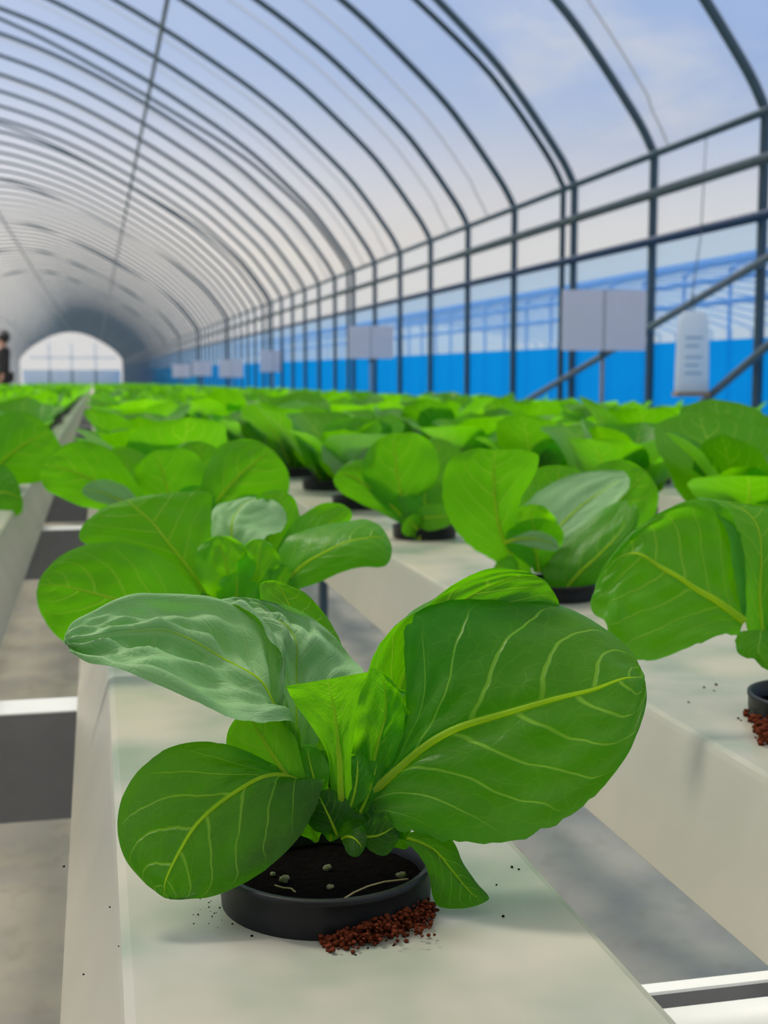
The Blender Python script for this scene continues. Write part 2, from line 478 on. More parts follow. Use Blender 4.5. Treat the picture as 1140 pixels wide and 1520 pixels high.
# inner right leaf with a bright fold
p.rows([
 ((528,1200,-8),(545,1205,-4),(565,1200,0)),
 ((520,1150,-4),(552,1150,8),(590,1160,0)),
 ((522,1105,0),(562,1100,16),(606,1110,4)),
 ((522,1068,4),(572,1062,20),(608,1066,8)),
 ((526,1036,8),(572,1026,20),(604,1034,12)),
 ((538,1008,12),(566,1004,18),(594,1024,14)),
 ((548,994,15),(556,992,16),(566,996,15)),
], mat='leaf_young', bump=.03, wave=.07, seed=21, nv=32, nu=23, ribr=3)
# small upright heart leaf
p.rows([
 ((492,1190,-22),(506,1192,-30),(522,1188,-22)),
 ((490,1150,-26),(505,1150,-34),(522,1148,-24)),
 ((482,1112,-34),(502,1110,-34),(524,1108,-24)),
 ((460,1075,-44),(499,1078,-34),(529,1072,-26)),
 ((440,1048,-52),(496,1050,-36),(532,1040,-30)),
 ((427,1024,-58),(490,1026,-40),(541,1012,-36)),
 ((424,1018,-60),(486,1008,-44),(547,997,-40)),
], mat='leaf_young', bump=.018, wave=.02, seed=5, ribr=5.5, nv=36, nu=27, jag=.05, label='small bright upright heart leaf', flip=True)
# wide top left leaf lying over, crinkled
p.rows([
 ((452,1150,-12),(455,1158,-14),(460,1166,-16)),
 ((436,1112,4),(440,1120,0),(446,1126,-6)),
 ((424,1070,20),(424,1082,6),(438,1082,-22)),
 ((418,1030,46),(408,1050,10),(426,1064,-42)),
 ((417,985,76),(386,1016,10),(388,1068,-56)),
 ((411,950,98),(348,982,22),(340,1064,-62)),
 ((378,923,108),(306,956,30),(292,1053,-66)),
 ((330,898,112),(262,942,34),(222,1020,-62)),
 ((276,885,110),(220,940,32),(184,1003,-52)),
 ((226,885,100),(180,940,26),(152,990,-38)),
 ((180,890,82),(146,942,16),(124,980,-22)),
 ((140,904,58),(118,946,4),(106,968,-10)),
 ((110,922,30),(100,950,-2),(98,958,-6)),
 ((97,940,8),(95,950,0),(95,953,-2)),
], mat='leaf_bumpy', face='top', bump=.085, wave=.03, seed=14, ribr=2.2, nv=64, nu=41, ribto=.7, label='broad crinkled grey green leaf lying over to the left')
# crinkled leaf behind it
p.rows([
 ((420,1110,20),(440,1110,24),(470,1105,24)),
 ((412,1060,26),(440,1058,36),(490,1052,34)),
 ((412,1010,34),(440,1004,52),(532,1004,46)),
 ((410,968,48),(440,962,70),(538,988,62)),
 ((392,936,66),(428,936,88),(510,958,84)),
 ((364,912,86),(406,914,104),(478,928,100)),
 ((338,899,104),(382,900,116),(440,904,112)),
 ((322,894,116),(360,890,122),(400,892,120)),
 ((326,890,122),(345,887,124),(366,887,124)),
], mat='leaf_bumpy', face='top', bump=.085, wave=.03, seed=17, ribr=1.6, nv=48, nu=33)
# lower left leaf, hanging towards us
p.rows([
 ((440,1158,-20),(455,1168,-22),(468,1178,-24)),
 ((425,1142,-22),(436,1156,-26),(480,1160,-30)),
 ((400,1132,-24),(412,1150,-34),(480,1158,-36)),
 ((368,1116,-24),(384,1156,-48),(472,1190,-52)),
 ((326,1102,-24),(350,1175,-66),(456,1224,-72)),
 ((280,1102,-28),(316,1200,-86),(434,1254,-94)),
 ((238,1116,-38),(288,1228,-104),(408,1280,-112)),
 ((202,1146,-56),(268,1260,-120),(378,1302,-126)),
 ((180,1188,-78),(254,1288,-130),(344,1320,-136)),
 ((174,1232,-100),(246,1308,-138),(308,1332,-141)),
 ((184,1272,-118),(244,1322,-142),(280,1336,-143)),
 ((208,1304,-134),(243,1330,-144),(262,1334,-144)),
 ((234,1326,-142),(245,1333,-144),(252,1333,-144)),
], bump=.026, wave=.010, seed=31, ribr=4.2, nv=60, nu=41, jag=.05, label='rounded green leaf drooping over the pot edge at the left')
# small lower right leaf
p.rows([
 ((606,1236,-40),(604,1244,-42),(602,1252,-44)),
 ((632,1232,-42),(624,1250,-48),(616,1262,-50)),
 ((660,1236,-46),(648,1264,-56),(630,1282,-58)),
 ((676,1254,-52),(668,1288,-64),(638,1306,-66)),
 ((690,1284,-58),(684,1308,-72),(642,1330,-74)),
 ((708,1310,-64),(698,1324,-76),(652,1346,-78)),
 ((724,1328,-70),(710,1334,-78),(684,1349,-80)),
 ((726,1335,-74),(718,1340,-79),(706,1345,-80)),
], bump=.012, wave=.012, seed=36, ribr=2.6, nv=32, nu=21, label='small dark leaf touching the channel at the right')
# lesser leaves about the heart
p.auto((470,1205,-24),(366,1052,-14),62,40,(-8,0,-4),14,6, mat='leaf_young', face='under', ribr=5.5, nv=30, nu=21, wave=.06, seed=41)
p.auto((500,1240,-35),(470,1175,-30),34,36,(4,6,-10),8,8, mat='leaf', nv=26, nu=19, wave=.09, seed=42)
p.auto((525,1236,-35),(590,1222,-30),30,32,(0,12,-10),6,-8, mat='leaf', nv=26, nu=19, wave=.10, seed=43)
p.auto((515,1210,-30),(530,1120,-6),22,26,(6,0,-4),8,8, mat='leaf_young', nv=26, nu=19, wave=.08, seed=44)
p.auto((485,1205,-28),(455,1105,-8),22,24,(-4,0,-6),6,6, mat='leaf_young', nv=26, nu=19, wave=.09, seed=45)
p.auto((470,1225,-20),(430,1150,-14),36,30,(-4,4,-6),8,4, mat='leaf', nv=26, nu=19, wave=.07, seed=46)
p.auto((530,1215,-20),(560,1130,0),26,26,(4,0,-6),8,8, mat='leaf_young', nv=26, nu=19, wave=.1, seed=47)
p.auto((550,1240,-30),(600,1200,0),34,30,(4,4,-6),8,4, mat='leaf', nv=26, nu=19, wave=.09, seed=48)
p.auto((500,1190,-10),(455,1120,10),34,34,(0,0,0),8,4, mat='leaf', nv=26, nu=19, wave=.09, seed=49)
p.auto((508,1245,-34),(540,1262,-70),22,24,(0,-10,-6),6,-6, mat='leaf', nv=22, nu=17, wave=.12, seed=201)
p.auto((490,1248,-30),(500,1192,-36),40,44,(0,0,-4),4,4, mat='leaf', nv=26, nu=19, wave=.10, seed=202)
p.auto((540,1250,-24),(575,1185,-10),42,40,(0,0,-4),4,4, mat='leaf', nv=26, nu=19, wave=.10, seed=203)
p.auto((510,1240,-14),(515,1150,4),60,60,(0,0,0),6,6, mat='leaf', nv=28, nu=21, wave=.08, seed=204)
p.auto((470,1250,-16),(450,1190,-16),34,34,(0,0,0),4,4, mat='leaf', nv=24, nu=17, wave=.10, seed=205)
p.auto((560,1255,-14),(600,1225,-20),34,34,(0,-6,0),4,4, mat='leaf', nv=24, nu=17, wave=.10, seed=206)
p.auto((505,1215,-4),(560,1085,40),50,50,(0,0,0),6,6, mat='leaf', nv=28, nu=21, wave=.07, seed=207)
p.auto((500,1215,-4),(470,1095,36),50,50,(0,0,0),6,6, mat='leaf', nv=28, nu=21, wave=.07, seed=208)
# back leaf whose rim shows above the heart
p.rows([
 ((470,1060,60),(490,1060,66),(510,1060,66)),
 ((440,1000,80),(470,1000,100),(520,1010,84)),
 ((410,950,100),(450,945,128),(515,975,104)),
 ((390,910,116),(432,904,148),(502,944,122)),
 ((382,878,130),(420,880,156),(484,914,138)),
 ((388,864,144),(414,868,158),(460,886,150)),
 ((404,861,154),(418,864,158),(436,872,156)),
], mat='leaf', bump=.012, wave=.02, seed=52, ribr=3, nv=32, nu=23)

# second lettuce on the same channel
P2 = Plant((340, 985), 'lettuce directly behind the nearest one, with a wide backlit leaf at left')
p = P2
p.rows([
 ((320,925,-30),(316,935,-34),(312,945,-36)),
 ((300,888,-34),(280,925,-48),(262,955,-50)),
 ((276,860,-40),(236,912,-62),(206,968,-64)),
 ((248,832,-48),(196,898,-74),(160,974,-76)),
 ((212,812,-58),(160,886,-84),(122,968,-84)),
 ((170,805,-68),(126,877,-90),(92,950,-90)),
 ((128,808,-76),(98,871,-94),(72,930,-94)),
 ((92,824,-84),(78,868,-96),(60,908,-96)),
 ((66,850,-92),(62,868,-97),(55,890,-97)),
 ((57,864,-96),(56,870,-97),(54,878,-97)),
], bump=.010, wave=.012, seed=61, ribr=2.6, nv=44, nu=31, label='wide backlit yellow green leaf at the left')
p.rows([
 ((320,925,0),(328,930,-2),(338,930,0)),
 ((288,880,6),(304,880,-2),(326,880,6)),
 ((232,850,14),(276,838,4),(318,830,14)),
 ((176,828,22),(250,806,10),(314,790,20)),
 ((138,812,26),(228,778,16),(314,756,26)),
 ((118,800,30),(204,756,22),(312,732,32)),
 ((124,778,32),(192,745,26),(276,731,32)),
 ((150,755,32),(190,741,30),(232,734,32)),
], bump=.012, wave=.014, seed=63, ribr=3.4, nv=40, nu=29, flip=True)
p.rows([
 ((330,880,30),(345,880,34),(360,880,34)),
 ((322,830,44),(345,830,52),(372,830,46)),
 ((312,796,60),(344,790,66),(400,794,62)),
 ((311,768,84),(346,770,86),(420,786,80)),
 ((320,752,104),(358,752,104),(425,764,96)),
 ((346,741,118),(376,741,116),(412,746,112)),
 ((368,738,122),(382,738,121),(394,739,120)),
], mat='leaf_bumpy', face='top', bump=.035, wave=.03, seed=64, ribr=2.4, nv=36, nu=25)
p.rows([
 ((395,905,-4),(402,910,-8),(408,915,-10)),
 ((404,866,4),(420,870,-10),(432,880,-14)),
 ((412,826,14),(450,838,-14),(470,866,-20)),
 ((430,796,26),(486,818,-16),(506,850,-26)),
 ((466,782,38),(518,804,-14),(536,842,-30)),
 ((506,775,44),(546,798,-8),(562,842,-28)),
 ((538,769,44),(564,798,0),(576,838,-18)),
 ((562,778,34),(575,802,8),(582,824,-6)),
 ((575,795,20),(580,806,10),(582,814,4)),
], mat='leaf', bump=.012, wave=.02, seed=66, ribr=2.4, nv=40, nu=27)
p.auto((380,880,40),(520,756,110),34,26,(0,-10,10),8,8, seed=67, nv=30, nu=21)
p.auto((370,880,50),(420,728,120),40,40,(0,0,10),8,8, seed=68, nv=30, nu=21)
p.auto((345,925,-6),(322,795,-10),46,40,(6,0,-6),-8,-8, mat='leaf_young', seed=69, nv=30, nu=23, wave=.08, bump=.03)
p.auto((360,920,-6),(388,800,-4),30,34,(4,0,-6),-8,-8, mat='leaf_young', seed=70, nv=30, nu=23, wave=.09, bump=.03)
p.auto((350,930,-10),(352,850,-26),30,30,(0,0,-4),-6,-6, mat='leaf_young', seed=71, nv=26, nu=19, wave=.10)
p.auto((372,935,-10),(430,840,-12),26,34,(0,0,-4),-6,6, seed=72, nv=26, nu=19, wave=.08)
p.auto((330,935,-6),(285,890,-10),30,30,(0,0,-4),-6,6, seed=73, nv=26, nu=19, wave=.08)

# third lettuce on the same channel
P3 = Plant((275, 838), 'third lettuce back on the nearest channel, with two spread leaves showing yellow midribs')
p = P3
p.auto((245,790,-20),(64,690,-50),44,52,(-6,-22,-8),10,-4, seed=81, nv=30, nu=21)
p.auto((262,780,-6),(232,668,-30),44,62,(0,0,0),10,10, seed=82, nv=30, nu=21, flip=True)
p.auto((296,785,-8),(405,668,-40),52,74,(-8,-8,-4),10,10, seed=83, nv=32, nu=23, flip=True, ribr=3.4)
p.auto((240,790,-26),(122,726,-60),16,22,(0,-14,-8),10,-10, mat='leaf_bumpy', face='top', seed=84, nv=26, nu=19)
p.auto((285,800,-20),(290,720,-14),30,34,(0,0,0),-6,-6, mat='leaf_young', seed=85, nv=26, nu=19, wave=.07)
p.auto((300,800,-20),(420,770,-60),24,28,(0,-26,-8),8,-8, seed=86, nv=26, nu=19)
p.auto((275,790,20),(300,655,70),50,50,(0,0,10),8,8, seed=87, nv=26, nu=19)
p.auto((260,790,20),(160,670,70),40,40,(0,0,10),8,8, seed=88, nv=26, nu=19)

# near lettuce on the channel to the right, cut by the frame
R1 = Plant((1210, 1068), 'lettuce cut by the right frame edge with a large ruffled backlit leaf', pot_r=.031)
p = R1
p.rows([
 ((1108,908,-30),(1104,922,-36),(1096,944,-42)),
 ((1106,876,-24),(1088,908,-40),(1072,942,-56)),
 ((1104,836,-14),(1064,893,-40),(1036,956,-70)),
 ((1098,798,-6),(1038,877,-38),(1000,970,-78)),
 ((1086,766,0),(1012,861,-34),(966,980,-82)),
 ((1064,747,2),(986,845,-28),(936,978,-80)),
 ((1036,741,2),(962,831,-22),(914,966,-74)),
 ((1006,748,0),(942,822,-20),(904,944,-66)),
 ((968,768,-2),(924,824,-20),(898,922,-56)),
 ((930,800,-8),(908,838,-22),(882,912,-46)),
 ((900,836,-14),(892,858,-24),(877,898,-36)),
 ((884,868,-20),(882,878,-26),(878,888,-30)),
], bump=.06, wave=.03, seed=91, ribr=6.5, nv=54, nu=37, flip=True, jag=.12, ribto=.72, label='large ruffled backlit leaf with a thick yellow midrib')
p.rows([
 ((1120,960,-30),(1135,955,-30),(1150,950,-30)),
 ((1098,900,-34),(1128,890,-20),(1170,885,-20)),
 ((1090,840,-30),(1130,830,-8),(1190,830,-8)),
 ((1084,795,-20),(1126,785,10),(1196,790,8)),
 ((1064,762,-4),(1108,760,24),(1184,765,24)),
 ((1046,746,8),(1085,748,34),(1150,752,36)),
 ((1032,737,18),(1060,741,36),(1100,746,38)),
], bump=.014, wave=.02, seed=92, ribr=3, nv=40, nu=27)
p.rows([
 ((1094,938,-36),(1130,935,-40),(1160,940,-40)),
 ((1092,958,-44),(1128,950,-50),(1165,960,-50)),
 ((1098,972,-50),(1126,968,-58),(1165,985,-56)),
 ((1118,978,-56),(1138,985,-62),(1165,1000,-60)),
 ((1130,990,-60),(1142,996,-63),(1158,1004,-62)),
], bump=.02, wave=.06, seed=93, nv=26, nu=19, rib=False)
p.auto((1165,1000,0),(1250,840,40),50,60,(0,0,0),10,10, seed=94, nv=28, nu=19)
p.auto((1165,1000,10),(1175,850,60),60,60,(0,0,0),10,10, seed=95, nv=28, nu=19)
p.auto((1170,1010,-20),(1280,960,-60),50,50,(0,-20,0),10,10, seed=96, nv=28, nu=19)
p.auto((1160,1010,-20),(1150,900,-10),30,30,(0,0,0),-6,-6, mat='leaf_young', seed=97, nv=26, nu=19, wave=.08)

# next on that channel
R2 = Plant((824, 886), 'lettuce with a tall upright spoon leaf and a folded grey leaf at right', pot_r=.032)
p = R2
p.rows([
 ((760,866,-10),(775,862,-14),(792,860,-10)),
 ((734,832,-10),(760,826,-20),(786,830,-12)),
 ((700,812,-12),(745,796,-26),(780,800,-14)),
 ((672,780,-14),(738,768,-30),(770,770,-16)),
 ((658,742,-18),(734,738,-34),(774,742,-20)),
 ((658,708,-24),(733,710,-38),(790,714,-26)),
 ((668,684,-32),(733,690,-42),(799,690,-34)),
 ((688,670,-38),(734,676,-44),(797,674,-40)),
 ((712,665,-44),(738,667,-46),(768,666,-45)),
], bump=.010, wave=.014, seed=101, ribr=4, nv=40, nu=29, flip=True, label='tall upright spoon shaped backlit leaf')
p.rows([
 ((826,896,-30),(833,897,-32),(839,896,-32)),
 ((812,866,-30),(838,880,-38),(858,886,-34)),
 ((806,850,-26),(846,866,-42),(884,864,-34)),
 ((818,828,-16),(864,846,-44),(910,836,-32)),
 ((842,800,-6),(888,824,-42),(932,808,-28)),
 ((870,775,2),(908,804,-36),(944,786,-24)),
 ((896,756,6),(922,786,-28),(948,768,-18)),
 ((916,745,6),(930,768,-18),(946,754,-12)),
 ((930,742,4),(936,752,-8),(940,746,-4)),
], bump=.010, wave=.01, seed=102, ribr=2.5, nv=40, nu=27, flip=True, label='leaf folded along its midrib, grey green outside')
p.rows([
 ((800,850,10),(808,852,10),(816,852,10)),
 ((780,800,20),(810,812,8),(822,820,0)),
 ((772,764,34),(830,782,14),(840,804,-6)),
 ((800,730,50),(866,748,26),(884,776,0)),
 ((846,706,60),(898,726,40),(914,748,10)),
 ((894,698,62),(920,712,50),(932,726,30)),
 ((926,699,58),(932,706,52),(935,712,46)),
], mat='leaf_bumpy', face='top', bump=.012, wave=.02, seed=103, ribr=2.4, nv=36, nu=25)
p.auto((748,806,-52),(830,812,-46),12,14,(0,-10,-6),-6,6, mat='leaf_bumpy', face='top', seed=104, nv=28, nu=21)
p.auto((795,850,-6),(788,748,-4),30,36,(0,0,0),-8,-8, mat='leaf_young', seed=105, nv=28, nu=21, wave=.08)
p.auto((800,850,-16),(790,770,-40),44,44,(0,0,0),-6,-6, mat='leaf', seed=106, nv=28, nu=21, wave=.08)
p.auto((815,855,20),(960,700,90),66,60,(0,0,10),8,8, seed=107, nv=30, nu=21, flip=True)
p.auto((820,850,30),(830,690,100),60,60,(0,0,10),8,8, seed=108, nv=30, nu=21)
p.auto((775,862,-24),(735,838,-50),26,24,(0,0,-4),-6,6, seed=109, nv=24, nu=17, wave=.08)

LP = Plant((-62, 752), 'lettuce cut by the left frame edge, two broad backlit leaves reaching in')
p = LP
p.auto((-40,730,-20),(78,640,-30),54,62,(0,-14,0),8,8, seed=121, nv=30, nu=21)
p.auto((-40,752,-30),(34,742,-60),40,36,(0,-16,-6),8,4, seed=122, nv=28, nu=19)
p.auto((-50,740,0),(10,620,20),46,46,(0,0,0),8,8, seed=123, nv=26, nu=19)
p.auto((-62,745,0),(-90,640,10),46,46,(0,0,0),8,8, seed=124, nv=24, nu=17)
p.auto((-70,745,-10),(-150,690,-20),40,40,(0,-10,0),8,8, seed=125, nv=24, nu=17)
p.auto((-62,745,-10),(-60,690,-20),26,26,(0,0,0),-6,-6, mat='leaf_young', seed=126, nv=22, nu=15)
R3 = Plant((630, 797), 'lettuce with a small round pale leaf hanging over its black pot', pot_r=.033)
p = R3
p.auto((610,790,-10),(585,642,-40),52,64,(-6,0,0),12,12, seed=111, nv=32, nu=23, flip=True, ribr=3)
p.auto((630,795,-40),(604,770,-60),20,20,(0,0,0),0,0, seed=112, nv=20, nu=15)
p.auto((620,765,-30),(680,764,-70),20,20,(-20,4,0),6,-4, mat='leaf_young', seed=113, nv=26, nu=19, label='small round pale leaf')
p.auto((628,795,-30),(632,710,-10),40,44,(0,0,0),-8,-8, seed=114, nv=26, nu=19, wave=.06)
p.auto((640,790,10),(650,650,60),44,44,(0,0,0),8,8, seed=115, nv=26, nu=19)
p.auto((622,795,-20),(500,700,-10),30,34,(-6,-20,0),10,0, seed=116, nv=26, nu=19)
p.auto((622,806,-46),(628,760,-44),34,34,(0,0,0),8,8, seed=117, nv=26, nu=19, wave=.05)
p.auto((640,790,10),(720,690,40),34,34,(0,0,0),8,8, seed=118, nv=26, nu=19)

# ------------------------------------------------------------------ crumbs, coir and grit at the nearest pot
def lump(c, r, seed, n=7, sq=(1, 1, .7)):
    V = []; Fs = []; m = n
    for i in range(m+1):
        th = math.pi*i/m
        for k in range(m+2):
            w = 2*math.pi*k/(m+2)
            d = Vector((math.sin(th)*math.cos(w), math.sin(th)*math.sin(w), math.cos(th)))
            q = r*(1+.45*mnoise.noise(d*1.8+Vector((seed, seed*2, 0))))
            V.append((c[0]+d.x*q*sq[0], c[1]+d.y*q*sq[1], c[2]+d.z*q*sq[2]))
    for i in range(m):
        for k in range(m+2):
            Fs.append((i*(m+2)+k, (i+1)*(m+2)+k, (i+1)*(m+2)+(k+1) % (m+2), i*(m+2)+(k+1) % (m+2)))
    return V, Fs
rng = random.Random(5)
b = MB()
for i in range(950):
    t = rng.random(); px = 480 + 165*t; py = 1396 - 46*max(0, (t-.2)/.8)**1.5 + rng.gauss(0, 5.5) + max(0, rng.gauss(0, 16*t*t))
    q = at_bed(px + rng.gauss(0, 4), py + 4)
    r = rng.uniform(.0003, .00095)
    hh = rng.random()**1.5*.0055*max(.15, math.sin(math.pi*min(1, t*.75+.05)))
    b.add(*lump((q.x, q.y, q.z + r*.5 + hh), r, rng.random()*90, 4))
tag(b.build('spilled_coir', M['coir']), 'red brown coir spilled round the front of the nearest black pot', 'potting coir', kind='stuff')
b = MB()
for q0, s, n in (((1124, 1066), .004, 90), ((1134, 1090), .004, 120)):
    for i in range(n):
        q = at_bed(q0[0]+rng.gauss(0, 7), q0[1]+rng.gauss(0, 9)); r = rng.uniform(.0006, .0018)
        b.add(*lump((q.x, q.y, q.z+r*.5+rng.random()**2*.006), r, rng.random()*90, 4))
tag(b.build('spilled_coir', M['coir']), 'dark coir heaped beside the pot at the right frame edge', 'potting coir', kind='stuff')
b = MB()
spots = [(374,1390,3),(335,1352,2.2),(326,1348,2),(318,1356,1.6),(310,1340,1.6),(345,1372,2),(95,1287,2.6),(124,1447,2.4),(163,1347,2),(176,1405,1.6),
         (760,1288,3),(770,1291,2.4),(747,1361,3.2),(737,1314,2),(546,1408,2.4),(528,1418,2.2),(584,1404,2.4),(1045,1021,2.6),(1063,1017,3.2),(1060,1026,2),(1022,1043,2.4),(1096,1067,3),(1100,1070,2),(996,1308,2.5),
         (1064,1322,3),(1072,1328,2),(1045,1183,2.4),(1130,1185,2.5)]
for px, py, r in spots:
    q = at_bed(px, py)
    if px > 1030 and py > 1150 or px == 996: continue
    rr = r*depth_of(q)/F*.8
    b.add(*lump((q.x, q.y, q.z+rr*.4), rr, px*.37, 4))
for i in range(40):
    q = at_bed(rng.gauss(345, 34), rng.gauss(1352, 14)); rr = rng.uniform(.00012, .00035)
    b.add(*lump((q.x, q.y, q.z+rr*.4), rr, i*.7, 3))
tag(b.build('soil_crumbs', M['soil']), 'dark crumbs scattered on the white channel tops near the pots', 'crumbs', kind='stuff')
hs = .0125*.42
for (px, py, r, lab) in ((422,1309,11,'largest pale grit grain in the nearest pot, at the left'),(486,1292,9,'pale grit grain in the middle of the nearest pot, set furthest back'),
                    (490,1320,8,'brownish grit grain in the middle of the nearest pot, set nearer the front'),(596,1303,10,'pale grit grain at the right of the nearest pot'),(405,1300,6,'smallest grit grain at the left of the nearest pot')):
    q = at_bed(px, py, hs); rr = .75*r*depth_of(q)/F
    V, Fs = lump((0, 0, 0), rr, px*.11, 9, (1, .8, .7))
    tag(mesh('grit_grain', V, Fs, M['pebble'], loc=(q.x, q.y, q.z+rr*.55)), lab, 'grit')
pts = [at_bed(a, c, hs+.0018) for a, c in ((506,1337),(525,1325),(545,1316),(570,1309),(596,1306),(606,1305))]
tag(MB().tube(pts, .0003, 6).build('dry_root_strand', M['root']), 'thin dry root strand curved across the soil of the nearest pot', 'root')
pts = [at_bed(a, c, hs+.0016) for a, c in ((408,1314),(420,1318),(432,1319),(438,1324))]
tag(MB().tube(pts, .0003, 6).build('dry_root_strand', M['root']), 'short curled root strand under the left grit grain in the nearest pot', 'root')

# ------------------------------------------------------------------ growing channels
c_ = math.cos(THE)
HC = H*c_/1.0
SL = .0262*HC; SW = .862*HC
FL = .1343*HC; GH = .374*H
Y0, Y1 = -.15, 46.0
offs = [('main', SL)]
for i in range(1, 7): offs.append(('r%d' % i, SL + 1.664*HC*i))
for i in range(1, 6): offs.append(('l%d' % i, SL - 1.55*HC*i))
ordn = ['', 'first', 'second', 'third', 'fourth', 'fifth', 'sixth']
def channel(x0, label):
    bv = .0022
    prof = [(x0-FL, -GH), (x0-.0016, -bv*1.6), (x0-.0005, -bv*.5), (x0+bv, 0), (x0+SW-bv, 0), (x0+SW+.0005, -bv*.5), (x0+SW+.0016, -bv*1.6), (x0+SW+FL, -GH)]
    inner = [(x+(.002 if i < 4 else -.002), z-.002) for i, (x, z) in enumerate(prof)]
    n = len(prof); b = MB(); V = []
    ys = [Y0, 0.3, 1, 3, 10, Y1]
    for y in ys:
        for x, z in prof: V.append((x, y, bed_z(y)+z))
        for x, z in (inner[-1], inner[0]): V.append((x, y, bed_z(y)+z))
    m = n+2; Fs = []
    for i in range(len(ys)-1):
        for k in range(m): Fs.append((i*m+k, (i+1)*m+k, (i+1)*m+(k+1) % m, i*m+(k+1) % m))
    Fs.append(tuple(reversed(range(m)))[::-1]); Fs.append(tuple((len(ys)-1)*m+k for k in range(m))[::-1])
    b.add(V, [f[::-1] for f in Fs])
    o = b.build('growing_channel', M['channel'], smooth=False)
    tag(o, label, 'growing channel', 'white growing channels')
    return o
for nm, x0 in offs:
    if nm == 'main': lab = 'white flat topped growing channel under the nearest lettuce'
    else:
        k = int(nm[1:]); lab = 'white growing channel, %s to the %s of the one under the nearest lettuce' % (ordn[k], 'right' if nm[0] == 'r' else 'left')
    channel(x0, lab)
XL = offs[-1][1]-FL-.03; XR = offs[6][1]+SW+FL+.03

# cross bars, legs under the channels
bars = [.412, .90, 2.04] + [2.87+1.0*i for i in range(10)]
for i, y in enumerate(bars):
    if i == 0:
        for _ in range(4):
            rr_ = ray(1140, 1452); y = (bed_z(y)-GH-.0005-ZC)/rr_.z*rr_.y
    zt = bed_z(y)-GH-(.0005 if i == 0 else .008)
    b = MB()
    hgt = .078
    b.box((XL, y, zt-hgt), (XR, y+(.005 if i == 0 else .035), zt-.001))
    o = b.build('cross_bar', M['steel'], smooth=False)
    MB().box((XL, y-.0008, zt-.0012), (XR, y+(.0056 if i == 0 else .037), zt)).build('white_strip', M['whiteplastic'], o, smooth=False)['label'] = 'white strip along the top edge'
    wh = ['nearest the camera, low at the right', 'second from the camera, beside the front lettuce', 'third from the camera'][i] if i < 3 else None
    tag(o, ('grey steel cross bar under the channels, %s' % wh) if wh else 'grey steel cross bar far back beneath the lettuce channels', 'cross bar', 'steel cross bars under the channels')
    if i >= 2:
        for x in ((.360,) if i == 2 else (-.93, .360, 1.60)):
            b = MB(); b.box((x-.0065, y+.010, .0), (x+.0065, y+.031, zt-hgt))
            l = b.build('bench_leg', M['pipe'], o, smooth=False)
dq = at_y(1140, 1487, .385)
pts = [(.16, .385, dq.z-.014), (1.2, .385, dq.z-.014)]
tag(MB().tube(pts, .014, 20).build('drain_pipe', M['whiteplastic']), 'white drain pipe crossing below the channels at the lower right corner', 'pipe')

# ------------------------------------------------------------------ rest of the lettuces
near = []; far = []
placed = {'main': [P1.p.y, P2.p.y, P3.p.y], 'r1': [R1.p.y, R2.p.y, R3.p.y]}
SP = .285
starts = {'main': P3.p.y+SP, 'r1': R3.p.y+SP+.02, 'r2': .80, 'r3': 1.30, 'r4': 1.86, 'r5': 2.35, 'r6': 2.9, 'l1': LP.p.y+SP, 'l2': 1.9, 'l3': 3.0, 'l4': 4.2, 'l5': 5.2}
items = []
for nm, x0 in offs:
    y = starts[nm]; n0 = 3 if nm in ('main', 'r1') else 1 if nm == 'l1' else 0; k = 0
    while y < 44:
        q = (x0+SW/2+random.uniform(-.006, .006), y+random.uniform(-.02, .02))
        k += 1
        items.append((y, nm, n0+k, q)); y += SP
items.sort(key=lambda a: a[0])
grp = 'lettuces growing in the channels'
ordw = ['first', 'second', 'third', 'fourth', 'fifth', 'sixth', 'seventh', 'eighth', 'ninth', 'tenth', 'eleventh', 'twelfth']
def chan(nm): return 'the channel of the nearest lettuce' if nm == 'main' else 'the %s channel %s of the nearest lettuce' % (ordn[int(nm[1:])], 'right' if nm[0] == 'r' else 'left')
protos = [build_parts_plant(random.Random(100+i)) for i in range(5)]
used = [False]*5
mbs = [build_merged_plant(random.Random(200+i)) for i in range(6)]
mprot = [b_.build('potted_lettuce', [M['leaf_far'], M['pot'], M['leaf_bumpy']]) for b_ in mbs]
mused = [False]*6
low = [build_merged_plant(random.Random(300+i), 5, 3, 9) for i in range(4)]
lowV = [np.array(b_.v) for b_ in low]
SV = []; SF = []; SM = []; SU = []; nvt = 0
NP, NI = 34, 292
for i, (y, nm, k, q) in enumerate(items):
    loc = (q[0], q[1], bed_z(q[1])+.0002); rz = random.uniform(0, 6.28); sc = random.uniform(1.06, 1.30) * (.80 if nm in ('r5', 'r6') else .92 if nm == 'r4' else 1)
    if i < NI:
        if i < NP:
            j = i % 5
            if used[j]: o = copy_tree(protos[j])
            else: o = protos[j]; used[j] = True
        else:
            j = i % 6
            if mused[j]: o = mprot[j].copy(); COL.objects.link(o)
            else: o = mprot[j]; mused[j] = True
        o.location = loc; o.rotation_euler = (0, 0, rz); o.scale = (sc, sc, sc)
        if k <= 12: lab = 'blurred green lettuce, %s from the front on %s' % (ordw[k-1], chan(nm))
        else: lab = 'small far lettuce beyond the twelfth one on %s' % chan(nm)
        tag(o, lab, 'lettuce', grp)
    else:
        j = i % 4; V = lowV[j]*sc; c, s = math.cos(rz), math.sin(rz)
        W = np.stack([V[:, 0]*c-V[:, 1]*s+loc[0], V[:, 0]*s+V[:, 1]*c+loc[1], V[:, 2]+loc[2]], 1)
        SV.append(W); SF += [tuple(a+nvt for a in f) for f in low[j].f]; SM += low[j].m; SU += low[j].uv; nvt += len(W)
o = mesh('distant_lettuces', np.concatenate(SV), SF, [M['leaf_far'], M['pot'], M['leaf_bumpy']], uv=SU, midx=SM)
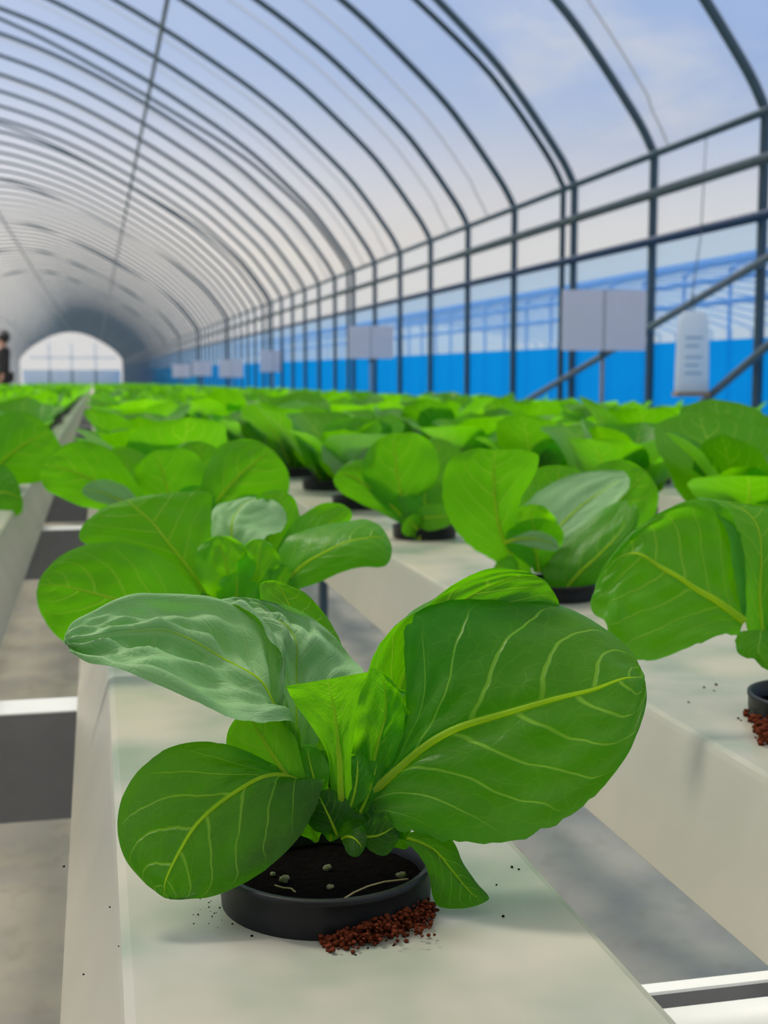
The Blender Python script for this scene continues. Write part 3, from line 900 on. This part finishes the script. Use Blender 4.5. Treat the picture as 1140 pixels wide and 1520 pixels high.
tag(o, 'mass of distant blurred lettuces filling the beds toward the tunnel end', 'lettuces', kind='stuff')

# ------------------------------------------------------------------ the tunnel
WX = 2.05; RX = -1.60
half = [(2.05, .80), (2.005, .885), (1.94, .98), (1.80, 1.165), (1.65, 1.335), (1.36, 1.60), (1.165, 1.755), (.9, 1.935), (.45, 2.205), (-.05, 2.46), (-.5, 2.64), (-1.05, 2.79), (-1.60, 2.84)]
half = [(x, z+ZC) for x, z in half]
def arch(off=0.0, scale=1.0):
    pts = [(WX+off, 0.0), (WX+off, half[0][1]*.5)]
    cm = catmull(np.array([(x, z) for x, z in half]), 40)
    R = [(RX+(x-RX)*(1+off/3.65), z+off*1.0 if z > 1.9 else z+off*.3) for x, z in cm]
    pts += R
    mir = [(2*RX-x, z) for x, z in reversed(R[:-1])]
    return pts + mir + [(2*RX-WX-off, half[0][1]*.5), (2*RX-WX-off, 0.0)]
A = arch()
YE = 98.0
RS = .815
ry0 = at_x(1137, 168, WX).y
rib_ys = [ry0 + RS*i for i in range(int((YE-ry0)/RS))]
def arch_mesh(name, path, r, mats, n=8, close_mat=True):
    b = MB(); b.tube([(x, 0, z) for x, z in path], r, n, cap=True)
    return b.build(name, mats)
rib0 = arch_mesh('arch_pipe', A, .0165, M['pipe'], 10)
rib_l = arch_mesh('arch_pipe', A, .0165, M['pipe'], 6)
import itertools
for i, y in enumerate(rib_ys):
    if i == 0: o = rib0
    elif i == 14: o = rib_l
    else: o = (rib0 if i < 14 else rib_l).copy(); COL.objects.link(o)
    o.location = (0, y, 0)
    if i < 12: lab = 'blue grey steel arch pipe of the tunnel, %s from the camera' % ordw[i]
    else: lab = 'blue grey arch pipe in the crowded distant run of the tunnel beyond the twelfth'
    tag(o, lab, 'arch pipe', 'tunnel arch pipes')
# inner second arches that part from the roof and meet it again
B2 = []
for x, z in A:
    t = (x-RX)/3.65
    d = .0 if z < 1.7 else -.10*math.sin(math.pi*min(1, max(0, abs(t))))**1.5
    B2.append((x-.035*math.copysign(1, t)*(1 if z < 1.9 else max(0, (abs(t)-.2)/.8)), z+d))
dbl = [2, 8, 14, 20, 27, 34, 42]
d0 = arch_mesh('inner_arch_pipe', B2, .0135, M['pipe'], 8)
for n, i in enumerate(dbl):
    o = d0 if n == 0 else d0.copy()
    if n: COL.objects.link(o)
    o.location = (0, rib_ys[i]+.045, 0)
    tag(o, 'doubling inner arch pipe close beside the %s arch of the tunnel' % (ordw[i] if i < 12 else ['fifteenth', 'twenty-first', 'twenty-eighth', 'thirty-fifth', 'forty-third'][n-2]), 'arch pipe', 'inner arch pipes')
# film hold down straps between arches, outside the film
A3 = arch(.035)
for n, (i, fr) in enumerate(((0, .72), (3, .55), (4, .5), (6, .5), (7, .55), (9, .5), (11, .5))):
    y = rib_ys[i] + RS*fr
    sl = .22 if n != 0 else .42
    b = MB(); b.tube([(x, y+sl*(abs(x-RX)/3.65-.6), z) for x, z in A3 if z > 1.5], .0045, 6)
    tag(b.build('film_strap', M['strap']), 'thin pale strap over the roof film between the %s and %s arch pipes' % (ordw[i], ordw[(i+1)] if i+1 < 12 else 'next'), 'strap', 'film straps')
# roof film
Af = arch(.020)
top = [(x, z) for x, z in Af if z > ZC+.79]
def sheet(name, path, y0, y1, mat, label_kind='structure', ny=24):
    V = []; Fs = []; n = len(path)
    ys = [y0+(y1-y0)*(i/ny) for i in range(ny+1)]
    for y in ys:
        for x, z in path: V.append((x, y, z))
    for i in range(ny):
        for k in range(n-1): Fs.append((i*n+k, i*n+k+1, (i+1)*n+k+1, (i+1)*n+k))
    o = mesh(name, V, Fs, mat); o['kind'] = 'structure'; return o
sheet('ceiling', top, -4.0, YE, M['roof'])
hr = [at_x(1137, py, WX).z for py in (170, 240, 322)]
hb = at_x(985, 508, WX).z
wx = WX+.022
sheet('wall_right', [(wx, top[0][1]), (wx, hr[2])], -4, YE, M['wallfilm'])
sheet('trim_1', [(wx, hr[2]), (wx, hb)], -4, YE, M['bluefilm'])
sheet('trim_2', [(wx, hb), (wx, 0)], -4, YE, M['skirt'])
wl = 2*RX-WX-.022
sheet('wall_left', [(wl, 0), (wl, hb), (wl, top[-1][1])], -4, YE, M['wallfilm'])
# far end wall
cx = [(x, z) for x, z in A if z > .9]
V = [(x, YE, z) for x, z in A]; 
mesh('wall_back', V, [tuple(range(len(V)))], M['endfilm'], smooth=False)['kind'] = 'structure'
b = MB()
for x in (-3.2, -1.6, 0.1): b.box((x-.05, YE-.2, 0), (x+.05, YE-.12, 3.0))
b.box((-4.6, YE-.2, 1.9), (1.6, YE-.12, 2.0))
o = b.build('trim_3', M['faded'], smooth=False); o['kind'] = 'structure'
o = MB().box((-5.1, YE-.2, .0), (1.9, YE-.12, 1.05)).build('trim_6', M['faded'], smooth=False); o['kind'] = 'structure'
V = [(x, -3.0, z) for x, z in A]
mesh('unseen_dark_wall', V, [tuple(range(len(V)))], plain('light_cutting_grey', (.13,.13,.13), .8), smooth=False)['kind'] = 'structure'  # unseen wall added behind the camera to cut light from that side
# rails along the right wall and purlins
def rail(pt, r, mat, name, label, y0=.8, cat='rail', wob=0.0):
    x, z = pt; n = 60 if wob else 12; b = MB()
    pts = []; rr = []
    for i in range(n+1):
        y = y0 + (YE-y0)*(i/n)**(2.2 if wob else 1.0)
        pts.append((x, y, z)); rr.append(r*(1+wob*mnoise.noise(Vector((i*1.7, 2, 5)))))
    b.tube(pts, rr, 10); tag(b.build(name, mat), label, cat)
rail((WX-.028, hr[0]), .014, M['pipe'], 'eave_rail', 'upper steel rail along the right wall at the foot of the roof curve', cat='rail')
rail((WX-.034, hr[1]), .019, M['roll'], 'roll_up_tube', 'lumpy rolled film tube along the right wall below the upper rail', cat='tube', wob=.5)
rail((WX-.030, hr[2]), .017, M['rail'], 'wall_rail', 'dark blue rail along the right wall, lowest of the three lines', cat='rail')
rail((2*RX-WX+.028, hr[0]), .014, M['pipe'], 'eave_rail', 'upper steel rail along the far left wall', cat='rail')
rail((.47, 2.195+ZC-.03), .014, M['pipe'], 'purlin', 'purlin pipe running along the right half of the roof', cat='purlin')
rail((RX, 2.84+ZC-.032), .017, M['pipe'], 'purlin', 'ridge purlin pipe running along the top of the tunnel', cat='purlin')
rail((2*RX-.47, 2.195+ZC-.03), .014, M['pipe'], 'purlin', 'purlin pipe running along the left half of the roof', cat='purlin')
# diagonal braces
xb = WX-.05
for (a, c, lab) in (((1139, 383), (805, 581), 'long dark diagonal brace pipe crossing the right wall behind the nearest sign'), ((1139, 514), (1030, 608), 'short diagonal brace pipe low on the right wall beside the white trap')):
    p0, p1 = at_x(a[0], a[1], xb), at_x(c[0], c[1], xb)
    d = p1-p0
    MBp = MB().tube([p0-d*.35, p0, p1, p1+d*.5], .0135, 10)
    tag(MBp.build('diagonal_brace', M['post']), lab, 'brace', 'wall braces')

# ------------------------------------------------------------------ signs on stakes
def sign(px0, py0, px1, py1, label, depth=None, stake=True):
    Wd = .297; k = Wd/(px1-px0); d = k*F
    c = at_d((px0+px1)/2, (py0+py1)/2, d)
    h = (py1-py0)*k
    zb = 0.0
    o = empty('plant_sign', (c.x, c.y, bed_z(c.y)), -THE*1.0 + .10)
    zc = c.z-bed_z(c.y)
    b = MB(); b.box((-Wd/2, -.004, zc-h/2), (-.003, 0, zc+h/2)); b.box((.003, -.004, zc-h/2), (Wd/2, 0, zc+h/2))
    b.build('card', M['paper'], o, smooth=False)
    b = MB(); b.box((-.003, -.005, zc-h/2), (.003, 0, zc+h/2)); b.build('fold', M['cardline'], o, smooth=False)
    MB().tube([(0, .010, -bed_z(c.y)), (0, .010, zc+h*.3)], .008, 10).build('stake', M['steel'], o)
    MB().box((-.012, -.006, zc-h/2-.022), (.012, .016, zc-h/2-.002)).build('clip', M['pipe'], o, smooth=False)
    tag(o, label, 'sign', 'white signs standing along the bed')
sign(833, 431, 960, 520, 'nearest and largest white two page sign on a grey stake')
sign(517, 484, 584, 532, 'second white sign from the camera on a stake along the right side')
sign(386, 521, 425, 552, 'third white sign from the camera, small and blurred')
sign(325, 534, 361, 560, 'fourth white sign from the camera, small and blurred')
sign(285, 536, 314, 558, 'fifth white sign from the camera, tiny and blurred')
sign(256, 541, 283, 560, 'sixth white sign from the camera, the furthest and tiniest')

# white hanging trap
xt = 1.93
ct = at_x(1026, 588, xt); kt = depth_of(ct)/F
o = tag(empty('hanging_trap', ct, -THE+.05), 'white upright trap with a brown tray hanging by the right wall', 'trap')
w = 23*kt; hh = 118*kt
b = MB(); nv = 10
V = []; Fs = []
for i in range(nv+1):
    t = i/nv; ww = w*(1-.13*t**2.5) if t < .9 else w*(1-.13*t**2.5)*(1-(t-.9)*3)
    z = 6*kt + hh*t
    V += [(-ww, -.022*(1-.3*t), z), (ww, -.022*(1-.3*t), z), (ww, .022*(1-.3*t), z), (-ww, .022*(1-.3*t), z)]
for i in range(nv):
    for k in range(4): Fs.append((i*4+k, i*4+(k+1) % 4, i*4+4+(k+1) % 4, i*4+4+k))
Fs.append((3, 2, 1, 0)); Fs.append(tuple(nv*4+k for k in range(4)))
mesh('trap_body', V, Fs, M['milky'], o, smooth=False)
for i, t in enumerate((.22, .32, .42, .56, .66)): MB().box((-w*.6, -.0245, 6*kt+hh*t), (w*(.5-.2*(i % 2)), -.0225, 6*kt+hh*(t+.03))).build('printed_line', M['faded'], o, smooth=False)
MB().box((-w*1.1, -.028, 0), (w*1.1, .028, 6*kt)).build('tray', M['tray'], o, smooth=False)
MB().tube([(0, 0, 6*kt+hh), (.002, 0, 6*kt+hh+12*kt), (-.006, 0, 6*kt+hh+18*kt), (.0, 0, 6*kt+hh+24*kt)], .0022, 6).build('hook', M['pipe'], o)
pts = [at_x(1048, 205, WX-.03), at_x(1043, 300, WX-.05), at_x(1040, 352, WX-.05), at_x(1024, 462, xt)]
tag(MB().tube(pts, .0022, 6).build('hanging_wire', M['post']), 'thin wire hanging from the upper rail above the white trap', 'wire')

# ------------------------------------------------------------------ neighbouring tunnel seen through the film
NX = 4.9
ez = A[2][1]
nA = [(NX + (WX-x), z if z < ez else ez+(z-ez)*.27) for x, z in A if x >= RX] 
nA = nA + [(2*(NX+WX-RX)-x, z) for x, z in reversed(nA[:-1])]
n0 = arch_mesh('arch_pipe', nA, .017, M['bluepipe'], 6)
pre = at_x(1085, 395, NX).y
for i in range(34):
    o = n0 if i == 0 else n0.copy()
    if i: COL.objects.link(o)
    o.location = (0, pre - RS*1 + RS*i, 0)
    if i < 6: lab = 'blue arch pipe of the neighbouring tunnel seen through the film, %s from the right' % ordw[i]
    else: lab = 'blue arch pipe of the neighbouring tunnel blurred in the distance beyond the sixth'
    tag(o, lab, 'arch pipe', 'neighbouring tunnel arch pipes')
for py, nm in ((403, 'upper'), (426, 'middle'), (457, 'lower')):
    z = at_x(1000, py, NX).z
    tag(MB().tube([(NX-.03, 4, z), (NX-.03, 45, z)], .024, 8).build('wall_rail', M['bluepipe']), '%s blue rail along the wall of the neighbouring tunnel' % nm, 'rail', 'neighbouring tunnel rails')
sheet('trim_4', [(NX+.03, 0), (NX+.03, at_x(1000, 508, NX).z)], 2, 60, M['skirt'])
sheet('trim_5', [(x, z) for x, z in nA if z > 1.7], 2, 60, M['roof'])

# floor and outside ground
m = mesh('floor', [(2*RX-WX-.02, -4, 0), (WX+.02, -4, 0), (WX+.02, YE, 0), (2*RX-WX-.02, YE, 0)], [(0, 1, 2, 3)], M['floor'], smooth=False); m['kind'] = 'structure'
m = mesh('ground', [(-150, -60, -.02), (150, -60, -.02), (150, 250, -.02), (-150, 250, -.02)], [(0, 1, 2, 3)], M['ground'], smooth=False); m['kind'] = 'structure'

# ------------------------------------------------------------------ the person at the left edge
dp = 23.0
foot = at_d(6, 560, dp); foot.z = 0
o = empty('person', foot, math.radians(-75))
tag(o, 'person with black hair and black jacket standing far off at the left frame edge', 'person')
def skin(name, verts, edges, radii, mat, parent, root=0, sub=2):
    me = bpy.data.meshes.new(name); me.from_pydata(verts, edges, []); me.materials.append(mat)
    ob = bpy.data.objects.new(name, me); link(ob, parent)
    md = ob.modifiers.new('s', 'SKIN')
    for i, r in enumerate(radii):
        sv = me.skin_vertices[0].data[i]; sv.radius = r if isinstance(r, tuple) else (r, r)
        sv.use_root = (i == root)
    md.use_smooth_shade = True
    sb = ob.modifiers.new('d', 'SUBSURF'); sb.levels = sub; sb.render_levels = sub
    return ob
vs = [(0,0,.90),(0,.0,1.05),(0,.0,1.22),(0,.0,1.36),(0,-.005,1.43),(0,-.012,1.50),(0,-.005,1.57),
      (.17,0,1.33),(.21,.01,1.08),(.20,-.07,.88),(.20,-.10,.80),(-.17,0,1.33),(-.21,.01,1.08),(-.20,-.07,.88),(-.20,-.10,.80),
      (.09,0,.86),(.10,-.01,.48),(.10,.02,.08),(.10,-.10,.04),(-.09,0,.86),(-.10,-.01,.48),(-.10,.02,.08),(-.10,-.10,.04)]
es = [(0,1),(1,2),(2,3),(3,4),(4,5),(5,6),(3,7),(7,8),(8,9),(9,10),(3,11),(11,12),(12,13),(13,14),(0,15),(15,16),(16,17),(17,18),(0,19),(19,20),(20,21),(21,22)]
rs = [(.14,.10),(.13,.09),(.15,.10),(.13,.09),.05,(.075,.09),(.07,.085),.055,.042,.030,.035,.055,.042,.030,.035,.08,.055,.038,.03,.08,.055,.038,.03]
body = skin('body', vs, es, rs, M['skin'], o)
b = MB()
for sx in (1, -1):
    for k in range(4):
        xx = sx*(.20 + (k-1.5)*.014)
        ln = (.055, .066, .070, .058)[k]
        b.tube([(xx, -.105, .79), (xx, -.118, .79-ln*.5), (xx-sx*.004, -.112, .79-ln)], [.0085, .008, .006], 8)
    b.tube([(sx*.175, -.10, .81), (sx*.165, -.125, .785), (sx*.17, -.138, .76)], [.010, .009, .007], 8)
b.tube([(0, -.095, 1.535), (0, -.115, 1.515), (0, -.100, 1.500)], [.006, .012, .008], 8)
for sx in (1, -1): b.add(*lump((sx*.078, -.005, 1.525), .022, 3, 6, (.5, 1, 1.4)))
b.build('fingers_nose_and_ears', M['skin'], o)
b = MB()
for sx in (1, -1): b.add(*lump((sx*.03, -.090, 1.545), .008, 1, 5, (1.2, .6, .7)))
b.add(*lump((0, -.092, 1.468), .012, 1, 5, (1.8, .6, .4)))
b.build('eyes_and_mouth', M['hair'], o)
V, Fs = lump((0, .018, 1.565), .108, 2, 14, (.92, 1.0, 1.05)); mesh('hair', V, Fs, M['hair'], o)
skin('jacket', [(0,0,.84),(0,0,1.05),(0,0,1.22),(0,0,1.36),(0,0,1.42),(.18,0,1.33),(.22,.01,1.08),(.205,-.065,.90),(-.18,0,1.33),(-.22,.01,1.08),(-.205,-.065,.90)],
     [(0,1),(1,2),(2,3),(3,4),(3,5),(5,6),(6,7),(3,8),(8,9),(9,10)], [(.17,.125),(.155,.115),(.175,.125),(.15,.11),(.075,.075),.075,.062,.048,.075,.062,.048], M['jacket'], o, root=1)
skin('trousers', [(0,0,.92),(.09,0,.86),(.10,-.01,.48),(.10,.015,.09),(-.09,0,.86),(-.10,-.01,.48),(-.10,.015,.09)], [(0,1),(1,2),(2,3),(0,4),(4,5),(5,6)], [(.15,.115),.095,.07,.058,.095,.07,.058], M['trousers'], o)
for sx in (1, -1):
    V, Fs = lump((sx*.10, -.05, .05), .075, sx+2, 9, (.62, 1.6, .66)); mesh('shoe', V, Fs, M['hair'], o)

# ------------------------------------------------------------------ sky, sun, camera
w = bpy.data.worlds.new('sky'); scn.world = w; w.use_nodes = True
nt = w.node_tree; nt.nodes.clear(); g = N(nt)
out = g.node('ShaderNodeOutputWorld'); bg = g.node('ShaderNodeBackground')
tc = g.node('ShaderNodeTexCoord'); sp = g.node('ShaderNodeSeparateXYZ'); g.put(sp.inputs[0], tc.outputs['Generated'])
el = sp.outputs[2]
mp = g.node('ShaderNodeMapping'); g.put(mp.inputs[0], tc.outputs['Generated']); mp.inputs['Scale'].default_value = (1.5, 1.5, 3.2); mp.inputs['Location'].default_value = (.35, .1, .2)
cl = g.noise(1.9, mp.outputs[0], 6, .5)
blue = g.mix(g.sstep(el, .12, .75), (.30,.465,.83), (.36,.52,.90))
cc = g.mix(g.sstep(el, .08, .40), (.95,.86,.75), (.95,.91,.84))
cov = g.math('ADD', g.sstep(cl, .54, .74), g.sstep(el, .24, .08, 0, .95), clamp=True)
cov = g.math('ADD', cov, g.sstep(el, .35, .55, 0, 1.0), clamp=True)
g.put(bg.inputs[0], g.mix(cov, blue, cc)); bg.inputs[1].default_value = .95
g.put(out.inputs[0], bg.outputs[0])
sl = bpy.data.lights.new('sun', 'SUN'); sl.energy = 3.0; sl.angle = math.radians(13); sl.color = (1, .91, .76)
so = bpy.data.objects.new('sun', sl); link(so)
sd = Vector((-.36, .42, .84)).normalized()
so.rotation_euler = (sd).to_track_quat('Z', 'Y').to_euler()

cam = bpy.data.cameras.new('camera'); co = bpy.data.objects.new('camera', cam); link(co)
cam.sensor_fit = 'AUTO'; cam.sensor_width = 36; cam.lens = F/1520*36
cam.clip_start = .01; cam.clip_end = 500
co.matrix_world = Matrix.Translation(C0) @ Matrix((RGT, UPV, -FWD)).transposed().to_4x4()
cam.dof.use_dof = True; cam.dof.focus_distance = P1.z - .012; cam.dof.aperture_fstop = 24
scn.camera = co
vs_ = scn.view_settings
scn.display_settings.display_device = 'sRGB'
vs_.view_transform = 'Standard'; vs_.look = 'None'; vs_.exposure = .0; vs_.gamma = 1; vs_.use_curve_mapping = False
scn.cycles.use_denoising = True
scn.cycles.transparent_max_bounces = 24; scn.cycles.max_bounces = 12; scn.cycles.diffuse_bounces = 7
